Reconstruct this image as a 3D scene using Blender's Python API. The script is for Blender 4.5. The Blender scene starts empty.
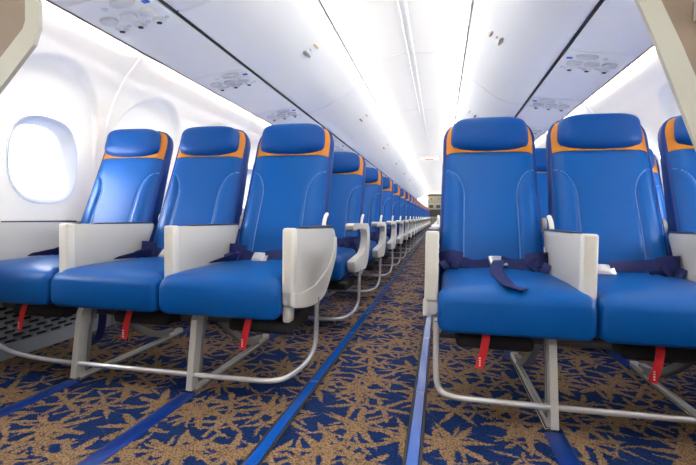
import bpy, bmesh, math, random
from mathutils import Vector, Matrix
random.seed(7)
SC = bpy.context.scene
COL = SC.collection
PI = math.pi

# ------------------------------------------------------------------ materials
def lin(h):
    def f(c):
        c /= 255.0
        return c / 12.92 if c <= 0.04045 else ((c + 0.055) / 1.055) ** 2.4
    return (f(h[0]), f(h[1]), f(h[2]), 1)

def mat(name, rgb, rough=0.5, metal=0.0, spec=0.5, bump=None, coat=0.0, sheen=0.0, vary=0.0, vscale=8.0):
    m = bpy.data.materials.new(name); m.use_nodes = True
    nt = m.node_tree; b = nt.nodes['Principled BSDF']
    b.inputs['Base Color'].default_value = lin(rgb)
    b.inputs['Roughness'].default_value = rough
    b.inputs['Metallic'].default_value = metal
    b.inputs['Specular IOR Level'].default_value = spec
    b.inputs['Coat Weight'].default_value = coat
    tc = nt.nodes.new('ShaderNodeTexCoord')
    if vary:
        n = nt.nodes.new('ShaderNodeTexNoise'); n.inputs['Scale'].default_value = vscale; n.inputs['Detail'].default_value = 4
        mx = nt.nodes.new('ShaderNodeMix'); mx.data_type = 'RGBA'
        c = lin(rgb)
        mx.inputs[6].default_value = tuple(v * (1 - vary) for v in c[:3]) + (1,)
        mx.inputs[7].default_value = tuple(min(1, v * (1 + vary)) for v in c[:3]) + (1,)
        nt.links.new(tc.outputs['Object'], n.inputs['Vector'])
        nt.links.new(n.outputs['Fac'], mx.inputs[0])
        nt.links.new(mx.outputs[2], b.inputs['Base Color'])
    if bump:
        sc, st = bump
        n = nt.nodes.new('ShaderNodeTexNoise'); n.inputs['Scale'].default_value = sc; n.inputs['Detail'].default_value = 3
        bp = nt.nodes.new('ShaderNodeBump'); bp.inputs['Strength'].default_value = st; bp.inputs['Distance'].default_value = 0.002
        nt.links.new(tc.outputs['Object'], n.inputs['Vector'])
        nt.links.new(n.outputs['Fac'], bp.inputs['Height'])
        nt.links.new(bp.outputs['Normal'], b.inputs['Normal'])
    return m

def emit(name, rgb, strength):
    m = bpy.data.materials.new(name); m.use_nodes = True
    b = m.node_tree.nodes['Principled BSDF']
    b.inputs['Base Color'].default_value = (0.8, 0.8, 0.8, 1)
    b.inputs['Emission Color'].default_value = lin(rgb)
    b.inputs['Emission Strength'].default_value = strength
    return m

def glass(name):
    m = bpy.data.materials.new(name); m.use_nodes = True
    nt = m.node_tree; nt.nodes.clear()
    o = nt.nodes.new('ShaderNodeOutputMaterial'); t = nt.nodes.new('ShaderNodeBsdfTransparent')
    g = nt.nodes.new('ShaderNodeBsdfGlossy'); g.inputs['Roughness'].default_value = 0.02
    fr = nt.nodes.new('ShaderNodeFresnel'); fr.inputs['IOR'].default_value = 1.3
    mx = nt.nodes.new('ShaderNodeMixShader')
    nt.links.new(fr.outputs[0], mx.inputs[0]); nt.links.new(t.outputs[0], mx.inputs[1]); nt.links.new(g.outputs[0], mx.inputs[2])
    nt.links.new(mx.outputs[0], o.inputs[0])
    return m

def carpet_mat():
    m = bpy.data.materials.new('sprig_carpet'); m.use_nodes = True
    nt = m.node_tree; N = nt.nodes; L = nt.links; b = N['Principled BSDF']
    def math_(op, a, c=None, d=None, clamp=False):
        n = N.new('ShaderNodeMath'); n.operation = op; n.use_clamp = clamp
        for i, v in enumerate((a, c, d)):
            if v is None: continue
            if isinstance(v, (int, float)): n.inputs[i].default_value = v
            else: L.new(v, n.inputs[i])
        return n.outputs[0]
    def vm(op, a, c=None):
        n = N.new('ShaderNodeVectorMath'); n.operation = op
        for i, v in enumerate((a, c)):
            if v is None: continue
            if isinstance(v, tuple): n.inputs[i].default_value = v
            else: L.new(v, n.inputs[i])
        return n.outputs[0]
    tc = N.new('ShaderNodeTexCoord'); P0 = tc.outputs['Object']
    nz = N.new('ShaderNodeTexNoise'); nz.inputs['Scale'].default_value = 14; nz.inputs['Detail'].default_value = 3
    L.new(P0, nz.inputs['Vector'])
    off = vm('SUBTRACT', nz.outputs['Color'], (0.5, 0.5, 0.5))
    sc = N.new('ShaderNodeVectorMath'); sc.operation = 'SCALE'; L.new(off, sc.inputs[0]); sc.inputs['Scale'].default_value = 0.03
    nf = N.new('ShaderNodeTexNoise'); nf.inputs['Scale'].default_value = 110; nf.inputs['Detail'].default_value = 1
    L.new(P0, nf.inputs['Vector'])
    off2 = vm('SUBTRACT', nf.outputs['Color'], (0.5, 0.5, 0.5))
    sc2 = N.new('ShaderNodeVectorMath'); sc2.operation = 'SCALE'; L.new(off2, sc2.inputs[0]); sc2.inputs['Scale'].default_value = 0.019
    P = vm('ADD', vm('ADD', P0, sc.outputs[0]), sc2.outputs[0])
    def layer(scale, shift, arms, width, R):
        Q = vm('ADD', P, shift)
        v = N.new('ShaderNodeTexVoronoi'); v.voronoi_dimensions = '2D'; v.feature = 'F1'
        v.inputs['Scale'].default_value = scale; v.inputs['Randomness'].default_value = 0.75
        L.new(Q, v.inputs['Vector'])
        D = vm('SUBTRACT', Q, v.outputs['Position'])
        s = N.new('ShaderNodeSeparateXYZ'); L.new(D, s.inputs[0])
        cs = N.new('ShaderNodeSeparateColor'); L.new(v.outputs['Color'], cs.inputs[0])
        th = math_('ARCTAN2', s.outputs[1], s.outputs[0])
        r = math_('SQRT', math_('ADD', math_('MULTIPLY', s.outputs[0], s.outputs[0]), math_('MULTIPLY', s.outputs[1], s.outputs[1])))
        ang = math_('ADD', math_('MULTIPLY', th, arms / 2.0), math_('MULTIPLY', cs.outputs[0], 6.28))
        perp = math_('MULTIPLY', math_('MULTIPLY', math_('ABSOLUTE', math_('SINE', ang)), r), 2.0 / arms)
        q = math_('DIVIDE', r, R, clamp=True)
        prof = math_('POWER', math_('MAXIMUM', math_('SINE', math_('MULTIPLY', math_('POWER', q, 0.85), PI)), 0.0), 0.9)
        w = math_('ADD', math_('MULTIPLY', prof, width), math_('MULTIPLY', math_('SUBTRACT', 1.0, q), 0.0005))
        return math_('SUBTRACT', w, perp)
    a = layer(4.3, (0.3, 0.1, 0), 7, 0.0112, 0.145)
    c = layer(5.0, (7.13, 3.37, 0), 6, 0.0094, 0.125)
    e = layer(6.6, (2.71, 9.4, 0), 5, 0.0060, 0.09)
    u = math_('MAXIMUM', math_('MAXIMUM', a, c), e)
    mask = math_('ADD', math_('MULTIPLY', u, 500.0), 0.5, clamp=True)
    # loop pile
    lp = N.new('ShaderNodeTexVoronoi'); lp.inputs['Scale'].default_value = 210; L.new(P0, lp.inputs['Vector'])
    pile = math_('SUBTRACT', 1.0, math_('MULTIPLY', lp.outputs['Distance'], 1.1), clamp=True)
    tan = N.new('ShaderNodeMix'); tan.data_type = 'RGBA'
    tan.inputs[6].default_value = lin((78, 61, 46)); tan.inputs[7].default_value = lin((170, 139, 105))
    L.new(pile, tan.inputs[0])
    nav = N.new('ShaderNodeMix'); nav.data_type = 'RGBA'
    nav.inputs[6].default_value = lin((12, 29, 68)); nav.inputs[7].default_value = lin((24, 52, 108))
    L.new(pile, nav.inputs[0])
    mx = N.new('ShaderNodeMix'); mx.data_type = 'RGBA'
    L.new(mask, mx.inputs[0]); L.new(nav.outputs[2], mx.inputs[6]); L.new(tan.outputs[2], mx.inputs[7])
    L.new(mx.outputs[2], b.inputs['Base Color'])
    b.inputs['Roughness'].default_value = 0.95; b.inputs['Specular IOR Level'].default_value = 0.1
    h = math_('ADD', math_('MULTIPLY', pile, 0.5), math_('MULTIPLY', mask, 0.5))
    bp = N.new('ShaderNodeBump'); bp.inputs['Strength'].default_value = 0.7; bp.inputs['Distance'].default_value = 0.004
    L.new(h, bp.inputs['Height']); L.new(bp.outputs['Normal'], b.inputs['Normal'])
    return m

M = dict(
    blue=mat('blue_leather', (0, 82, 160), 0.38, spec=0.22, bump=(260, 0.12), vary=0.05),
    pillow=mat('blue_leather_headrest', (0, 72, 148), 0.42, spec=0.22, bump=(260, 0.12)),
    piping=mat('blue_seam_piping', (84, 132, 205), 0.4),
    shell=mat('navy_seat_shell', (4, 54, 130), 0.45, spec=0.3),
    orange=mat('orange_fabric', (200, 124, 34), 0.7, bump=(500, 0.3), vary=0.06, vscale=300),
    belt=mat('navy_webbing', (10, 26, 92), 0.75, bump=(700, 0.4)),
    chrome=mat('brushed_buckle', (205, 205, 208), 0.28, metal=0.75),
    grey=mat('pale_grey_plastic', (194, 193, 190), 0.4, spec=0.4),
    greyrim=mat('warm_grey_plastic', (214, 212, 206), 0.4, spec=0.4),
    darkpad=mat('dark_armrest_pad', (44, 54, 76), 0.35),
    steel=mat('grey_painted_leg', (200, 198, 192), 0.35, metal=0.25),
    strut=mat('grey_cast_strut', (150, 150, 150), 0.4, metal=0.5),
    housing=mat('grey_lamp_housing', (120, 118, 114), 0.6),
    beam=mat('dark_frame_tube', (84, 84, 88), 0.45, metal=0.3),
    alu=mat('aluminium_tube', (222, 222, 224), 0.25, metal=0.55),
    rail=mat('aluminium_track', (212, 209, 202), 0.35, metal=0.4),
    black=mat('black_fabric', (22, 20, 22), 0.8),
    dark=mat('dark_gap', (34, 36, 44), 0.6),
    bronze=mat('bronze_edge', (104, 88, 72), 0.5),
    red=mat('red_webbing', (205, 20, 30), 0.6),
    whitemark=mat('white_print', (240, 225, 225), 0.6),
    white=mat('white_cabin_plastic', (243, 242, 240), 0.5, spec=0.3),
    bin=mat('white_bin_plastic', (236, 238, 241), 0.42, spec=0.4),
    psu=mat('white_service_panel', (234, 236, 240), 0.4, spec=0.4),
    lamp=mat('frosted_lens', (212, 214, 218), 0.3, spec=0.5),
    ring=mat('pale_ring', (226, 228, 232), 0.35),
    bluel=mat('blue_indicator', (40, 96, 205), 0.3),
    wframe=mat('window_frame_plastic', (220, 226, 238), 0.35, spec=0.5),
    dado=mat('grey_dado_plastic', (196, 200, 208), 0.5),
    kick=mat('grey_kick_panel', (150, 156, 166), 0.5),
    strip=mat('blue_floor_strip', (22, 86, 180), 0.22, spec=0.7, coat=0.3),
    stripend=mat('strip_joint', (70, 110, 170), 0.2, spec=0.7),
    cover=mat('blue_track_cover', (10, 48, 124), 0.30, spec=0.6, bump=(40, 0.1)),
    beige=mat('beige_partition_frame', (172, 171, 160), 0.5),
    laminate=mat('brown_laminate', (128, 112, 96), 0.45, vary=0.12, vscale=20),
    galley=mat('galley_beige', (150, 143, 126), 0.5),
    galleyd=mat('galley_dark', (72, 68, 62), 0.5),
    galleyw=mat('galley_white', (168, 164, 152), 0.4),
    tan=mat('tan_latch_dot', (206, 186, 150), 0.5),
    latch=mat('dark_latch', (120, 116, 106), 0.4),
    signred=mat('orange_red_sign', (232, 104, 74), 0.5),
    led=emit('ceiling_led', (255, 249, 232), 9.0),
    led2=emit('sidewall_led', (255, 245, 226), 13.0),
    pane=glass('window_acrylic'),
    carpet=carpet_mat(),
)

# ------------------------------------------------------------------ mesh helpers
def obj(name, bm, mats, parent=None, smooth=True, angle=38, recalc=True):
    if not isinstance(mats, (list, tuple)): mats = [mats]
    if recalc: bmesh.ops.recalc_face_normals(bm, faces=bm.faces[:])
    me = bpy.data.meshes.new(name); bm.to_mesh(me); bm.free()
    for m in mats: me.materials.append(M[m] if isinstance(m, str) else m)
    if smooth:
        me.polygons.foreach_set('use_smooth', [True] * len(me.polygons))
        me.set_sharp_from_angle(angle=math.radians(angle))
    o = bpy.data.objects.new(name, me); COL.objects.link(o)
    if parent: o.parent = parent
    return o

def thing(name, label, cat, loc=(0, 0, 0), group=None):
    o = bpy.data.objects.new(name, None); COL.objects.link(o); o.location = loc
    o.empty_display_size = 0.1
    o['label'] = label; o['category'] = cat
    if group: o['group'] = group
    return o

def tag(o, label, cat, group=None):
    o['label'] = label; o['category'] = cat
    if group: o['group'] = group
    return o

def struct(o):
    o['kind'] = 'structure'; return o

def loft(bm, rings, cap=True, mi=0, closed=True):
    vs = [[bm.verts.new(p) for p in r] for r in rings]
    n = len(rings[0]); fs = []
    for a, c in zip(vs, vs[1:]):
        for i in range(n if closed else n - 1):
            j = (i + 1) % n
            fs.append(bm.faces.new((a[i], a[j], c[j], c[i])))
    if cap and closed:
        fs.append(bm.faces.new(vs[0][::-1])); fs.append(bm.faces.new(vs[-1]))
    for f in fs: f.material_index = mi
    return vs

def box(bm, x0, x1, y0, y1, z0, z1, bev=0.0, seg=2, mi=0, mtx=None):
    r = bmesh.ops.create_cube(bm, size=1.0)
    vs = r['verts']
    for v in vs:
        v.co = Vector(((x0 + x1) / 2 + v.co.x * (x1 - x0), (y0 + y1) / 2 + v.co.y * (y1 - y0), (z0 + z1) / 2 + v.co.z * (z1 - z0)))
    if mtx is not None:
        for v in vs: v.co = mtx @ v.co
    es = list({e for v in vs for e in v.link_edges}); fs = list({f for v in vs for f in v.link_faces})
    for f in fs: f.material_index = mi
    if bev > 0:
        bmesh.ops.bevel(bm, geom=es, offset=bev, segments=seg, affect='EDGES', profile=0.5)

def tube(bm, pts, r, n=12, mi=0, smooth_iter=0, flat=1.0):
    pts = [Vector(p) for p in pts]
    for _ in range(smooth_iter):
        q = [pts[0]]
        for a, c in zip(pts, pts[1:]): q += [a.lerp(c, 0.25), a.lerp(c, 0.75)]
        q.append(pts[-1]); pts = q
    rings = []; up = None
    for i, p in enumerate(pts):
        d = (pts[min(i + 1, len(pts) - 1)] - pts[max(i - 1, 0)]).normalized()
        if up is None:
            up = Vector((0, 0, 1)) if abs(d.z) < 0.9 else Vector((0, 1, 0))
        s = d.cross(up).normalized(); up = s.cross(d).normalized()
        rings.append([p + r * (math.cos(2 * PI * k / n) * s + flat * math.sin(2 * PI * k / n) * up) for k in range(n)])
    loft(bm, rings, mi=mi)

def poly_x(bm, outline, x0, x1, bev=0.0, seg=2, mi=0):
    """outline of (y, z) points extruded along x"""
    a = [bm.verts.new((x0, y, z)) for y, z in outline]
    c = [bm.verts.new((x1, y, z)) for y, z in outline]
    n = len(outline); fs = [bm.faces.new(a), bm.faces.new(c[::-1])]
    for i in range(n):
        j = (i + 1) % n
        fs.append(bm.faces.new((a[i], c[i], c[j], a[j])))
    for f in fs: f.material_index = mi
    if bev > 0:
        es = set(fs[0].edges) | set(fs[1].edges)
        bmesh.ops.bevel(bm, geom=list(es), offset=bev, segments=seg, affect='EDGES', profile=0.5)

def round_poly(pts, rad, seg=5):
    out = []; n = len(pts)
    for i in range(n):
        p = Vector(pts[i]); r = rad[i] if isinstance(rad, (list, tuple)) else rad
        a = Vector(pts[i - 1]); c = Vector(pts[(i + 1) % n])
        if r <= 0: out.append(tuple(p)); continue
        d1 = (a - p); d2 = (c - p); k = min(r, d1.length * 0.49, d2.length * 0.49)
        s = p + d1.normalized() * k; e = p + d2.normalized() * k
        for t in range(seg + 1):
            u = t / seg
            out.append(tuple((1 - u) ** 2 * s + 2 * u * (1 - u) * p + u * u * e))
    return out

def rrect(cx, cz, w, h, r, n=5):
    r = min(r, w / 2 - 1e-4, h / 2 - 1e-4); out = []
    for qx, qz, a0 in ((1, 1, 0), (-1, 1, 90), (-1, -1, 180), (1, -1, 270)):
        for k in range(n + 1):
            a = math.radians(a0 + 90 * k / n)
            out.append((cx + qx * (w / 2 - r) + r * math.cos(a), cz + qz * (h / 2 - r) + r * math.sin(a)))
    return out

def ribbon(bm, pts, wv, width, th=0.0025, mi=0):
    pts = [Vector(p) for p in pts]; rings = []
    wl = [Vector(v) for v in wv] if isinstance(wv, list) else [Vector(wv)] * len(pts)
    for _ in range(2):
        q, z = [pts[0]], [wl[0]]
        for a, c, e, f in zip(pts, pts[1:], wl, wl[1:]):
            q += [a.lerp(c, 0.25), a.lerp(c, 0.75)]; z += [e.lerp(f, 0.25), e.lerp(f, 0.75)]
        pts, wl = q + [pts[-1]], z + [wl[-1]]
    wv = wl
    for i, p in enumerate(pts):
        d = (pts[min(i + 1, len(pts) - 1)] - pts[max(i - 1, 0)]).normalized()
        w = Vector(wv[i] if isinstance(wv, list) else wv)
        w = (w - w.dot(d) * d).normalized(); nn = d.cross(w).normalized()
        rings.append([p + w * width / 2 + nn * th / 2, p - w * width / 2 + nn * th / 2, p - w * width / 2 - nn * th / 2, p + w * width / 2 - nn * th / 2])
    loft(bm, rings, mi=mi)

def copy_tree(o, parent=None):
    c = o.copy(); COL.objects.link(c)
    if parent: c.parent = parent
    for ch in list(o.children): copy_tree(ch, c)
    return c

def sstep(a, b, x):
    t = max(0.0, min(1.0, (x - a) / (b - a))); return t * t * (3 - 2 * t)

# ------------------------------------------------------------------ seat geometry (world frame of row 1; y, z absolute)
Y0 = 1.415                       # front of the cushions, row 1
PITCH = 1.0
BASE = Vector((0, 1.952, 0.40))   # backrest hinge line
REC = math.atan(0.42)
UP = Vector((0, math.sin(REC), math.cos(REC))); FW = Vector((0, -math.cos(REC), math.sin(REC)))
TT = 0.822                       # backrest length
def bk(x, t, d): return BASE + Vector((x, 0, 0)) + UP * t + FW * d

def half_w(t):                   # half width of the backrest along its length
    w = 0.221 - 0.008 * sstep(0.1, 0.6, t)
    if t > TT - 0.12:
        q = (t - (TT - 0.12)) / 0.12
        w -= 0.085 * (1 - math.sqrt(max(0.0, 1 - q ** 2.4)))
    return w

T0 = 0.630                       # lower edge of the orange cover
def bolster(u, t):               # signed: >0 inside the bolster
    au = abs(u); tc = 0.39
    if t <= tc: return (au - 0.53)
    q = (t - tc) / 0.155
    if q >= 1: return -1
    return (au - (1 - 0.47 * math.sqrt(1 - q * q)))

def front_d(u, t):
    d = 0.050 * (1 - abs(u) ** 9) - 0.016
    s = bolster(u, t)
    d += 0.008 * sstep(-0.01, 0.10, s) * (1 - sstep(0.75, 1, abs(u)))
    d -= 0.006 * math.exp(-(s / 0.018) ** 2)
    d += 0.010 * math.exp(-((t - 0.2) / 0.14) ** 2) * (1 - u * u)
    d -= 0.030 * sstep(TT - 0.03, TT, t)
    return d

def grid_front(bm, t_list, nu, mi=0, extra=None):
    rows = []
    for t in t_list:
        hw = half_w(t)
        r = []
        for i in range(nu + 1):
            u = -1 + 2 * i / nu
            u = math.copysign(1 - (1 - abs(u)) ** 1.25, u)
            r.append(bk(u * hw, t, front_d(u, t) + (extra(u, t) if extra else 0)))
        rows.append(r)
    loft(bm, rows, mi=mi, closed=False)

def backrest_bm(cx):
    bm = bmesh.new()
    n = 56; ts = [T0 * i / n for i in range(n + 1)]
    grid_front(bm, ts, 48, extra=lambda u, t: -0.004 * sstep(T0 - 0.012, T0, t))
    for sgn in (-1, 1):          # piping along the bolster seams
        pts = []
        for k in range(9): pts.append((0.53, 0.02 + 0.37 * k / 8))
        for k in range(1, 15):
            a = PI / 2 * k / 14; pts.append((1 - 0.47 * math.cos(a), 0.39 + 0.155 * math.sin(a)))
        P3 = []
        for au, t in pts:
            u = sgn * min(au, 0.985); hw = half_w(t)
            P3.append(bk(u * hw, t, front_d(u, t) + 0.0040))
        tube(bm, P3, 0.0026, 6, mi=1)
    bmesh.ops.translate(bm, verts=bm.verts, vec=(cx, 0, 0))
    return bm

def cover_bm(cx):
    bm = bmesh.new()
    n = 22; ts = [T0 + (TT - T0) * (1 - (1 - i / n) ** 1.5) for i in range(n + 1)]
    grid_front(bm, ts, 32)
    bmesh.ops.translate(bm, verts=bm.verts, vec=(cx, 0, 0))
    return bm

def shell_bm(cx):
    """moulded shell behind the cushions, with the seat pan under the seat cushion"""
    bm = bmesh.new(); rings = []
    n = 26
    ts = [-0.08 + (TT + 0.08) * (1 - (1 - i / n) ** 1.35) for i in range(n + 1)]
    for t in ts:
        hw = half_w(min(max(t, 0), TT)) + 0.0005
        th = 0.075 - 0.03 * sstep(0.3, TT, t)
        th -= 0.015 * sstep(TT - 0.03, TT, t)
        rings.append([bk(x, t, d - th / 2 + 0.008) for x, d in rrect(0, 0, 2 * hw, th, 0.014, 4)])
    loft(bm, rings)
    box(bm, -0.20, 0.20, Y0 + 0.16, 1.98, 0.288, 0.308, 0.006)
    bmesh.ops.translate(bm, verts=bm.verts, vec=(cx, 0, 0))
    return bm

def cushion_bm(cx, W, side):
    bm = bmesh.new(); rings = []
    W2 = W - 0.028
    zb, zt = 0.306, 0.456
    prof = [(0.0, 0.016, 0.042, 0.018), (0.004, 0.009, 0.029, 0.009), (0.012, 0.004, 0.019, 0.004), (0.022, 0.002, 0.011, 0.002), (0.034, 0.003, 0.006, 0.0), (0.046, 0.002, 0.003, 0.0),
            (0.056, 0.001, 0.001, 0.0), (0.07, 0, 0, 0), (0.10, 0, 0, 0), (0.15, 0, 0, 0), (0.2, 0, 0, 0), (0.27, 0, 0, 0), (0.34, 0, 0, 0), (0.42, 0, 0, 0), (0.50, 0, 0, 0), (0.54, 0, 0.008, 0.01), (0.56, 0.02, 0.03, 0.03)]
    for y, db, dt, dw in prof:
        w = (W if y < 0.04 else W2 + (W - W2) * (1 - sstep(0.04, 0.062, y))) - 2 * dw
        z0, z1 = zb + db, zt - dt - 0.004 * (1 - sstep(0.05, 0.2, y))
        pts = rrect(0, (z0 + z1) / 2, w, z1 - z0, 0.03, 6)
        # subdivide the long edges
        full = []
        for i, p in enumerate(pts):
            full.append(p); q = pts[(i + 1) % len(pts)]
            if abs(p[0] - q[0]) > 0.1:
                for k in range(1, 10): full.append((p[0] + (q[0] - p[0]) * k / 10, p[1] + (q[1] - p[1]) * k / 10))
        ring = []
        for x, z in full:
            if z > (z0 + z1) / 2:
                z += 0.016 * (1 - (2 * x / w) ** 2) * sstep(0.0, 0.12, y) * (z - (z0 + z1) / 2) / ((z1 - z0) / 2)
            ring.append((x, Y0 + y, z))
        rings.append(ring)
    loft(bm, rings)
    tube(bm, [(W / 2 * side * 0.975, Y0 + 0.006 + 0.0001, zb + 0.045), (W / 2 * side * 0.978, Y0 + 0.004, (zb + zt) / 2), (W / 2 * side * 0.972, Y0 + 0.010, zt - 0.035)], 0.002, 6)
    bmesh.ops.translate(bm, verts=bm.verts, vec=(cx, 0, 0))
    return bm

HT, HH, HWD = 0.724, 0.073, 0.173
def headrest_bm(cx):
    bm = bmesh.new()
    def outline(a):
        c, s = math.cos(a), math.sin(a)
        e = 0.42
        x = math.copysign(abs(c) ** e, c); z = math.copysign(abs(s) ** e, s)
        zz = z * HH
        if z < 0: zz -= 0.017 * (1 - x * x)
        else: zz += 0.003 * (1 - x * x)
        return x * HWD * (1 - 0.03 * z), zz
    n = 64; rings = []
    for q, dd in [(0.03, 1), (0.2, .995), (0.4, .98), (0.58, .945), (0.72, .885), (0.83, .80), (0.91, .68), (0.965, .53), (1.0, .30), (1.0, .18), (0.985, .05), (0.93, -.05), (0.7, -.05), (0.3, -.05), (0.03, -.05)]:
        r = []
        for k in range(n):
            x, z = outline(2 * PI * k / n)
            lean = 0.012 * (z * q / HH)
            r.append(bk(x * q, HT + z * q, 0.026 + 0.062 * dd + lean))
        rings.append(r)
    loft(bm, rings)
    # welt seam round the edge
    ring = [bk(outline(2 * PI * k / n)[0] * 1.003, HT + outline(2 * PI * k / n)[1] * 1.003, 0.026 + 0.062 * 0.22 + 0.012 * outline(2 * PI * k / n)[1] / HH) for k in range(n)]
    tube(bm, ring + [ring[0]], 0.0028, 6)
    bmesh.ops.translate(bm, verts=bm.verts, vec=(cx, 0, 0))
    return bm

def bundle(bm, cx, s, sc=1.0):
    """folded webbing in the corner of cushion and backrest; s = side"""
    x = cx + s * 0.175
    ribbon(bm, [(x + s * 0.045, 1.960, 0.456), (x + s * 0.02, 1.910, 0.513), (x - s * 0.03, 1.890, 0.498), (x - s * 0.075, 1.900, 0.488)], (0, 0.45, 1), 0.046 * sc, 0.003)
    ribbon(bm, [(x + s * 0.04, 1.945, 0.471), (x + s * 0.0, 1.885, 0.501), (x - s * 0.035, 1.870, 0.484)], (0.25 * s, 0.5, 1), 0.044 * sc, 0.003)
    ribbon(bm, [(x + s * 0.040, 1.935, 0.515), (x + s * 0.02, 1.900, 0.520), (x - s * 0.012, 1.892, 0.495), (x - s * 0.03, 1.90, 0.47)], (0.5 * s, 0.3, 1), 0.052 * sc, 0.004)
    ribbon(bm, [(x + s * 0.046, 1.925, 0.50), (x + s * 0.012, 1.885, 0.522), (x - s * 0.05, 1.895, 0.508)], (0.1 * s, 0.35, 1), 0.055 * sc, 0.004)
    ribbon(bm, [(x - s * 0.045, 1.905, 0.516), (x + s * 0.0, 1.900, 0.494), (x + s * 0.036, 1.865, 0.474)], (0.5 * s, 0.4, 1), 0.04 * sc, 0.003)

def buckle_bm(p, tilt, w=0.056, yaw=0.0):
    bm = bmesh.new()
    mt = Matrix.Translation(p) @ Matrix.Rotation(yaw, 4, 'Z') @ Matrix.Rotation(tilt, 4, 'X')
    box(bm, -w / 2, w / 2, -0.026, 0.026, 0.0, 0.014, 0.005, 3, mtx=mt)
    box(bm, -w / 2 + 0.006, w / 2 - 0.012, -0.020, 0.022, 0.012, 0.018, 0.003, 2, mtx=mt)
    box(bm, w / 2 - 0.004, w / 2 + 0.016, -0.022, 0.022, 0.003, 0.007, 0.001, 1, mtx=mt)
    return bm

def bar_path(s, front_style):
    zb = 0.068; yb = Y0 + 0.065
    if front_style == 'swept':     # the bar sweeps back and up under the aisle armrest
        return [(1.605 * s, yb + 0.03, 0.31), (1.60 * s, yb + 0.01, 0.20), (1.57 * s, yb, 0.12), (1.48 * s, yb, 0.085), (1.30 * s, yb, zb), (1.0 * s, yb, zb), (0.42 * s, yb, zb), (0.30 * s, yb + 0.012, zb), (0.268 * s, yb + 0.09, zb), (0.252 * s, yb + 0.23, zb + 0.006), (0.236 * s, yb + 0.285, 0.12), (0.232 * s, yb + 0.29, 0.2), (0.232 * s, yb + 0.29, 0.335)]
    return [(1.605 * s, yb + 0.03, 0.31), (1.60 * s, yb + 0.01, 0.20), (1.57 * s, yb, 0.12), (1.48 * s, yb, 0.082), (1.0 * s, yb, 0.078), (0.42 * s, yb, 0.075), (0.315 * s, yb, 0.078), (0.275 * s, yb, 0.105), (0.270 * s, yb, 0.20), (0.270 * s, yb, 0.33)]

ARM_TOP = 0.632
def arm_outline_solid():
    return round_poly([(1.462, 0.355), (1.462, ARM_TOP), (2.075, ARM_TOP - 0.012), (2.105, 0.50), (1.985, 0.40), (1.88, 0.325), (1.73, 0.316), (1.60, 0.328)], [0.012, 0.02, 0.04, 0.06, 0.06, 0.06, 0.05, 0.05], 5)

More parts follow.
